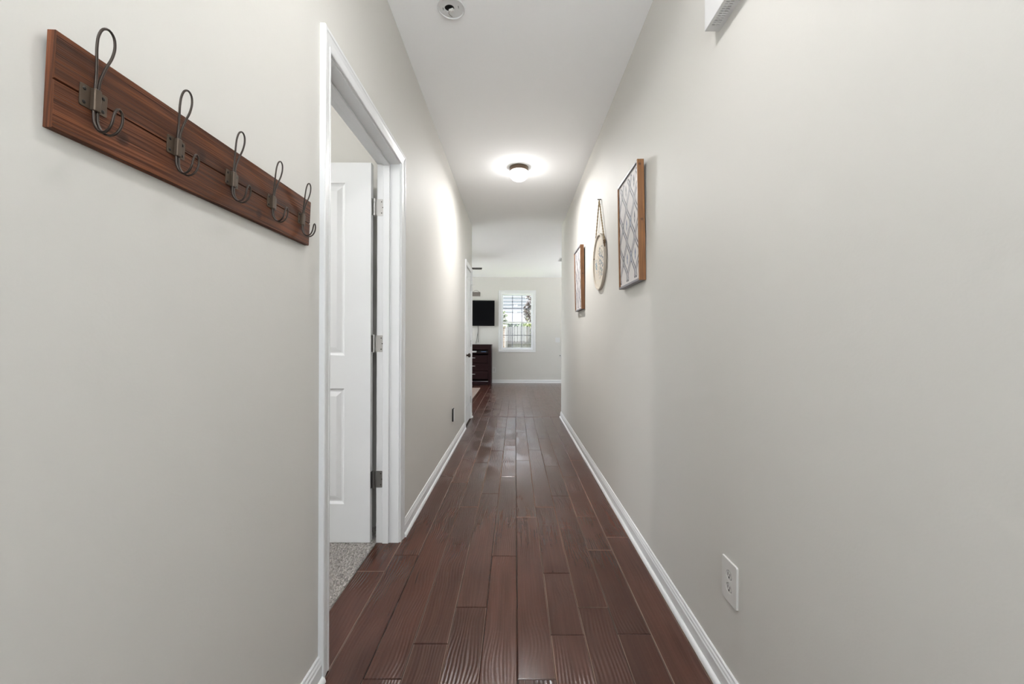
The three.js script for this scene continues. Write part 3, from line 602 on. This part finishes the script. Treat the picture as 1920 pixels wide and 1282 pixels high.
{
  const v = group('ceiling_vent'); tag(v, 'white louvred air vent on the living room ceiling by the hallway mouth', 'air vent'); v.position.set(1.06, CEIL, -8.36);
  mesh('frame', [lb(-0.165, -0.004, 0, 0.03, 0.008, 0.36), lb(0.165, -0.004, 0, 0.03, 0.008, 0.36), lb(0, -0.004, -0.165, 0.30, 0.008, 0.03), lb(0, -0.004, 0.165, 0.30, 0.008, 0.03)], M.plastic, v);
  mesh('duct', [lb(-0.149, 0.07, 0, 0.002, 0.14, 0.30), lb(0.149, 0.07, 0, 0.002, 0.14, 0.30), lb(0, 0.07, -0.149, 0.296, 0.14, 0.002), lb(0, 0.07, 0.149, 0.296, 0.14, 0.002), lb(0, 0.141, 0, 0.30, 0.002, 0.30)], M.galvanised, v);
  for (let i = 0; i < 9; i++) mesh('louvre', lb(0, 0, 0, 0.024, 0.0015, 0.30).rotateZ(0.6).translate(-0.132 + i * 0.033, -0.008, 0), M.plastic, v);
}

// ---------------------------------------------------------------- living room
{
  const t = group('television'); tag(t, 'large black flat television mounted on the far wall above the dresser', 'television');
  const W = 1.135, H = 0.655; t.position.set(-0.535 - W / 2, 1.475 + H / 2, -FAR); t.rotation.y = 0;
  mesh('cabinet', rb(0, 0, 0.075, W, H, 0.035, 0.006), M.bezel, t);
  mesh('screen', rb(0, 0.004, 0.0935, W - 0.022, H - 0.03, 0.003, 0.001), M.screen, t);
  mesh('wall_mount', lb(0, 0, 0.03, 0.4, 0.3, 0.06), M.dark, t);
  const c = group('television_cable'); tag(c, 'thin black cables hanging from the television to the dresser', 'cable');
  mesh('cable', tube([[-0.965, 1.485, -FAR + 0.05], [-0.962, 1.40, -FAR + 0.03], [-0.968, 1.25, -FAR + 0.02], [-0.965, 1.05, -FAR + 0.02]], 0.006, 30, 6), M.dark, c);
  mesh('cable', tube([[-0.960, 1.485, -FAR + 0.055], [-0.963, 1.36, -FAR + 0.035], [-0.985, 1.20, -FAR + 0.03], [-1.02, 1.02, -FAR + 0.03]], 0.004, 30, 6), M.dark, c);
  const p = group('hanging_plaque'); tag(p, 'small weathered wooden plaque with wire hanger above the television', 'wall plaque'); p.position.set(-1.02, 2.245, -FAR);
  for (let k = 0; k < 3; k++) mesh('slat', rb(0, 0.018 + k * 0.037, 0.012, 0.215, 0.036, 0.018, 0.002), M.barn, p);
  mesh('hanger', tube([[-0.09, 0.105, 0.012], [-0.04, 0.145, 0.006], [0, 0.155, 0.004], [0.04, 0.145, 0.006], [0.09, 0.105, 0.012]], 0.003, 24, 6), M.bronze, p);
}
{
  const g = group('dresser'); tag(g, 'dark espresso dresser with open media shelf and three drawers', 'dresser');
  const W = 1.02, D = 0.46, H = 1.0, x1 = -0.592, x0 = x1 - W, d0 = 10.17, d1 = d0 + D, fr = 0.072;
  mesh('top', metreUV(rb((x0 + x1) / 2, H - 0.0125, -(d0 + D / 2), W + 0.012, 0.025, D + 0.012, 0.003)), M.espresso, g);
  for (const x of [x0 + fr / 2, x1 - fr / 2]) mesh('side_post', rb(x, H / 2 - 0.0125, -(d0 + D / 2), fr, H - 0.026, D, 0.003), M.espresso, g);
  mesh('back', bx(x0 + fr, x1 - fr, 0.06, H - 0.025, d1 - 0.02, d1), M.espresso, g);
  mesh('apron', rb((x0 + x1) / 2, 0.925, -(d0 + 0.02), W - 2 * fr, 0.10, 0.024, 0.002), M.espresso, g);
  mesh('shelf', bx(x0 + fr, x1 - fr, 0.775, 0.795, d0 + 0.01, d1 - 0.02), M.espresso, g);
  mesh('plinth', rb((x0 + x1) / 2, 0.045, -(d0 + 0.03), W - 2 * fr, 0.07, 0.03, 0.002), M.espresso, g);
  for (let k = 0; k < 3; k++) {
    const y = 0.19 + k * 0.2, dr = mesh('drawer', rb((x0 + x1) / 2, y + 0.05 + 0.0, -(d0 + 0.02), W - 2 * fr - 0.008, 0.188, 0.03, 0.004), M.espresso, g);
    mesh('handle', [cyl(0.006, 0.006, 0.24, 12).rotateZ(Math.PI / 2).translate((x0 + x1) / 2, y + 0.05 + 0.03, -(d0 - 0.022)), cyl(0.004, 0.004, 0.03, 10).rotateX(Math.PI / 2).translate((x0 + x1) / 2 - 0.10, y + 0.08, -(d0 - 0.008)), cyl(0.004, 0.004, 0.03, 10).rotateX(Math.PI / 2).translate((x0 + x1) / 2 + 0.10, y + 0.08, -(d0 - 0.008))], M.chrome, dr);
  }
  const b = group('media_player'); tag(b, 'slim black media player with blue display in the dresser shelf', 'media player'); b.position.set(-0.80, 0.795, -(d0 + 0.14));
  mesh('case', rb(0, 0.026, 0, 0.24, 0.044, 0.20, 0.003), M.bezel, b);
  for (const x of [-0.1, 0.1]) mesh('foot', cyl(0.01, 0.01, 0.005, 12).translate(x, 0.0025, 0.07), M.dark, b);
  mesh('display', rb(0.02, 0.026, 0.1005, 0.12, 0.014, 0.003, 0.001), new THREE.MeshStandardMaterial({ color: new THREE.Color().setRGB(0.10, 0.16, 0.30), roughness: 0.2 }), b);
  const s = group('set_top_box'); tag(s, 'small pale grey box beside the media player in the dresser shelf', 'media box'); s.position.set(-1.03, 0.795, -(d0 + 0.12));
  mesh('case', rb(0, 0.024, 0, 0.15, 0.036, 0.12, 0.004), M.plasticWarm, s); for (const x of [-0.05, 0.05]) mesh('foot', lb(x, 0.003, 0, 0.02, 0.006, 0.08), M.dark, s);
}
{
  const rug = mesh('area_rug', new RoundedBoxGeometry(2.2, 0.012, 2.7, 2, 0.004).translate(-0.793 - 1.1, 0.0075, -(9.49 - 1.35)), M.rug); tag(rug, 'flat tan area rug on the living room floor in front of the dresser', 'rug');
}
{
  const g = group('ceiling_fan'); tag(g, 'dark ceiling fan with five blades and a glass light bowl added to brighten the living room', 'ceiling fan'); g.position.set(-1.33, CEIL, -7.9);
  mesh('canopy', lathe([[0.07, 0], [0.068, -0.03], [0.03, -0.055], [0.014, -0.06]], 32), M.bronze, g);
  mesh('rod', cyl(0.012, 0.012, 0.12, 12).translate(0, -0.10, 0), M.bronze, g);
  mesh('motor', lathe([[0.015, -0.15], [0.07, -0.16], [0.105, -0.19], [0.11, -0.25], [0.095, -0.285], [0.05, -0.30], [0, -0.30]], 40), M.bronze, g);
  const s = new THREE.Shape(); s.moveTo(0.16, -0.05); s.lineTo(0.62, -0.068); s.quadraticCurveTo(0.69, -0.066, 0.69, -0.055); s.lineTo(0.69, 0.055); s.quadraticCurveTo(0.69, 0.066, 0.62, 0.068); s.lineTo(0.16, 0.05); s.closePath();
  const bg = extrude(s, 0.007).rotateX(-Math.PI / 2 + 0.40), ir = merge([lb(0.13, 0, 0, 0.12, 0.006, 0.035)]);
  for (let k = 0; k < 5; k++) {
    const a = 0.02 + k * 2 * Math.PI / 5, b = mesh('blade', bg, M.blackMetal, g); b.position.y = -0.27; b.rotation.y = a;
    const i = mesh('blade_iron', ir, M.bronze, b); i.position.y = 0.004;
  }
  mesh('added_light_fitter', lathe([[0.05, -0.30], [0.085, -0.31], [0.095, -0.335], [0.09, -0.34]], 32), M.bronze, g);
  mesh('added_light_bowl', lathe([[0.125, -0.335], [0.13, -0.345], [0.12, -0.385], [0.085, -0.425], [0.04, -0.445], [0, -0.45]], 40), M.globe, g);
  downLight(g, ADDED_FAN_LAMP, 0.22, -0.453);  // unseen light kit added to the fan to brighten the living room
}

// ---------------------------------------------------------------- outside
{
  const lawn = mesh('ground', bx(-40, 40, -0.6, -0.35, -30, 60), new THREE.MeshStandardMaterial({ color: new THREE.Color().setRGB(0.10, 0.12, 0.06), roughness: 1 })); structure(lawn, 'lawn around the house');
  const con = new THREE.MeshStandardMaterial({ color: new THREE.Color().setRGB(0.620, 0.635, 0.650), roughness: 0.9 });  // bright paving added out of view to bounce daylight onto the ceilings
  structure(mesh('added_driveway', bx(-9, 9, -0.35, -0.16, -16, -1.34), con), 'pale concrete slab added to bounce daylight into the entry');
  structure(mesh('added_patio', bx(-12, -4.64, -0.35, -0.16, -3, 12), con), 'pale concrete slab added to bounce daylight in from the left');
  structure(mesh('added_side_walk', bx(3.64, 12, -0.35, -0.16, -3, 12), con), 'pale concrete paving added to bounce daylight in from the right');
  const fence = group('picket_fence'); tag(fence, 'weathered grey wooden privacy fence with arched top behind the window', 'fence'); fence.position.set(0, -0.35, -16.2);
  const fm = [[0.088, 0.084, 0.088], [0.108, 0.104, 0.107], [0.066, 0.063, 0.067]].map((c) => new THREE.MeshStandardMaterial({ color: new THREE.Color().setRGB(...c), roughness: 0.9 }));
  for (let i = 0; i < 34; i++) {
    const x = -2.1 + i * 0.125, u = ((x - 0.25) % 2.2 + 3.3) % 2.2 - 1.1, h = 1.86 + 0.14 * Math.cos(u * 1.35);
    const s = new THREE.Shape(); s.moveTo(-0.056, 0); s.lineTo(0.056, 0); s.lineTo(0.056, h - 0.03); s.lineTo(0.03, h); s.lineTo(-0.03, h); s.lineTo(-0.056, h - 0.03); s.closePath();
    mesh('picket', extrude(s, 0.018), fm[Math.floor(rnd() * 3)], fence).position.set(x, 0.02, 0);
  }
  for (const y of [0.35, 1.35]) mesh('rail', lb(0, y, 0.035, 4.4, 0.085, 0.035), fm[2], fence);
  for (const x of [-0.36, 0.9]) mesh('post', lb(x, 0.98, 0.06, 0.10, 1.96, 0.09), fm[1], fence);
  const bm = new THREE.MeshStandardMaterial({ map: dataTex(256, 256, (u, v) => { const row = Math.floor(v * 24), fx = (u * 8 + (row % 2) * 0.5) % 1, fy = (v * 24) % 1; return fy < 0.16 || fx < 0.06 ? [0.50, 0.485, 0.47] : mix([0.33, 0.28, 0.27], [0.45, 0.39, 0.37], brickN(u, v)); }, true, 0.5, 0.5), roughness: 0.9 });
  const col = group('brick_pier'); tag(col, 'grey-brown brick pier with pale cap at the left end of the fence', 'pier');
  mesh('shaft', metreUV(bx(-0.66, -0.38, -0.35, 1.62, 15.3, 15.6), 'x'), bm, col); mesh('cap', rb(-0.52, 1.655, -15.45, 0.40, 0.07, 0.40, 0.02), new THREE.MeshStandardMaterial({ color: new THREE.Color().setRGB(0.24, 0.23, 0.21), roughness: 0.9 }), col);
  const house = group('neighbour_house'); tag(house, 'neighbouring house with pale clapboard siding and a low grey roof', 'house'); house.position.set(0, 0, -27);
  const sid = new THREE.MeshStandardMaterial({ color: new THREE.Color().setRGB(0.125, 0.13, 0.148), roughness: 0.7 });
  mesh('wall', bx(-7, 7, -0.35, 6.4, 0, 0.3), sid, house);
  const boardG = new THREE.BoxGeometry(14, 0.225, 0.03).rotateX(-0.09);
  for (let i = 0; i < 17; i++) mesh('clapboard', boardG, sid, house).position.set(0, 2.75 + i * 0.215, 0.03);
  const pale = new THREE.MeshStandardMaterial({ color: new THREE.Color().setRGB(0.16, 0.165, 0.18), roughness: 0.6 });
  const rm = new THREE.MeshStandardMaterial({ color: new THREE.Color().setRGB(0.022, 0.024, 0.028), roughness: 0.9 });
  mesh('porch_roof', new THREE.BoxGeometry(9, 0.08, 1.5).rotateX(0.62).translate(0, 2.55, 0.62), rm, house);
  mesh('gutter', lb(0, 3.02, 0.12, 14, 0.16, 0.12), pale, house);
  mesh('porch_beam', lb(0, 1.98, 1.2, 9, 0.24, 0.1), sid, house);
  for (const x of [-1.0, 0.62]) mesh('porch_post', lb(x, 0.8, 1.2, 0.14, 2.3, 0.14), pale, house);
  for (const x of [-0.6, 1.15]) { const w = mesh('window', lb(x, 1.05, 0.05, 0.9, 1.3, 0.1), pale, house); mesh('pane', lb(x, 1.05, 0.105, 0.76, 1.16, 0.01), rm, w); }
  // leafy plants
  const leafG = new THREE.PlaneGeometry(0.09, 0.06, 1, 1);
  function foliage(name, label, cat, spots, n, cols, trunk) {
    const g = group(name); tag(g, label, cat);
    const P = [], N = [], C = [], base = new THREE.Vector3(), q = new THREE.Euler(), v = new THREE.Vector3();
    const geos = [];
    for (let i = 0; i < n; i++) {
      const [cx, cy, cd, rx, ry, rz] = spots[i % spots.length];
      const a = rr(0, 6.283), b = Math.acos(rr(-1, 1)), k = Math.cbrt(rr(0.25, 1));
      base.set(cx + rx * k * Math.sin(b) * Math.cos(a), cy + ry * k * Math.cos(b), -cd + rz * k * Math.sin(b) * Math.sin(a)); q.set(rr(0, 6), rr(0, 6), rr(0, 6));
      const s = rr(0.7, 1.5), c = cols[Math.floor(rnd() * cols.length)];
      for (const id of [0, 2, 1, 2, 3, 1]) { v.fromBufferAttribute(leafG.attributes.position, id).multiplyScalar(s).applyEuler(q).add(base); P.push(v.x, v.y, v.z); C.push(...c); }
    }
    const geo = new THREE.BufferGeometry(); geo.setAttribute('position', new THREE.Float32BufferAttribute(P, 3)); geo.setAttribute('color', new THREE.Float32BufferAttribute(C, 3));
    geo.setAttribute('uv', new THREE.Float32BufferAttribute(new Float32Array(P.length / 3 * 2), 2)); geo.computeVertexNormals();
    const f = mesh('foliage', geo, new THREE.MeshStandardMaterial({ vertexColors: true, roughness: 0.8, side: THREE.DoubleSide }), g); f.userData.kind = 'stuff';
    for (const t of trunk) mesh('stem', tube(t, 0.035, 12, 6), new THREE.MeshStandardMaterial({ color: new THREE.Color().setRGB(0.12, 0.09, 0.07), roughness: 1 }), g);
  }
  foliage('blossom_tree', 'tree with pinkish white blossom and russet leaves beyond the fence', 'tree', [[1.25, 3.6, 21, 0.75, 1.5, 0.8], [0.95, 2.6, 21, 0.55, 0.7, 0.6]], 2600, [[0.22, 0.20, 0.205], [0.26, 0.245, 0.25], [0.065, 0.045, 0.042], [0.10, 0.07, 0.065]], [[[1.2, -0.35, -21], [1.15, 1.5, -21], [1.25, 3.2, -21]], [[1.16, 1.4, -21], [0.95, 2.0, -21], [0.85, 2.7, -21]]]);
  foliage('hedge', 'dark green hedge showing above the fence top', 'hedge', [[-0.6, 1.45, 18.6, 0.8, 0.5, 0.4], [0.5, 1.4, 18.6, 0.8, 0.5, 0.4], [1.4, 1.4, 18.6, 0.7, 0.5, 0.4]], 9000, [[0.018, 0.03, 0.014], [0.03, 0.05, 0.02], [0.012, 0.018, 0.012]], [[[0, -0.35, -18.6], [0, 0.6, -18.6], [0.02, 1.3, -18.6]]]);
  foliage('pale_shrub', 'pale flowering shrub beside the brick pier', 'shrub', [[-0.52, 1.95, 17.2, 0.20, 0.42, 0.2]], 420, [[0.20, 0.21, 0.18], [0.14, 0.16, 0.10], [0.24, 0.245, 0.23]], [[[-0.5, -0.35, -17.2], [-0.52, 0.8, -17.2], [-0.5, 1.8, -17.2]]]);
  foliage('bright_shrub', 'bright yellow-green shrub peeking over the fence', 'shrub', [[0.52, 1.70, 17.2, 0.20, 0.17, 0.15]], 260, [[0.15, 0.18, 0.07], [0.20, 0.22, 0.11]], [[[0.52, -0.35, -17.2], [0.5, 0.8, -17.2], [0.52, 1.6, -17.2]]]);
}

scene.traverse((o) => { if (o.isMesh) { o.castShadow = !(o.material === M.globe || o.material === M.glass); o.receiveShadow = true; } });
renderer.render(scene, camera);
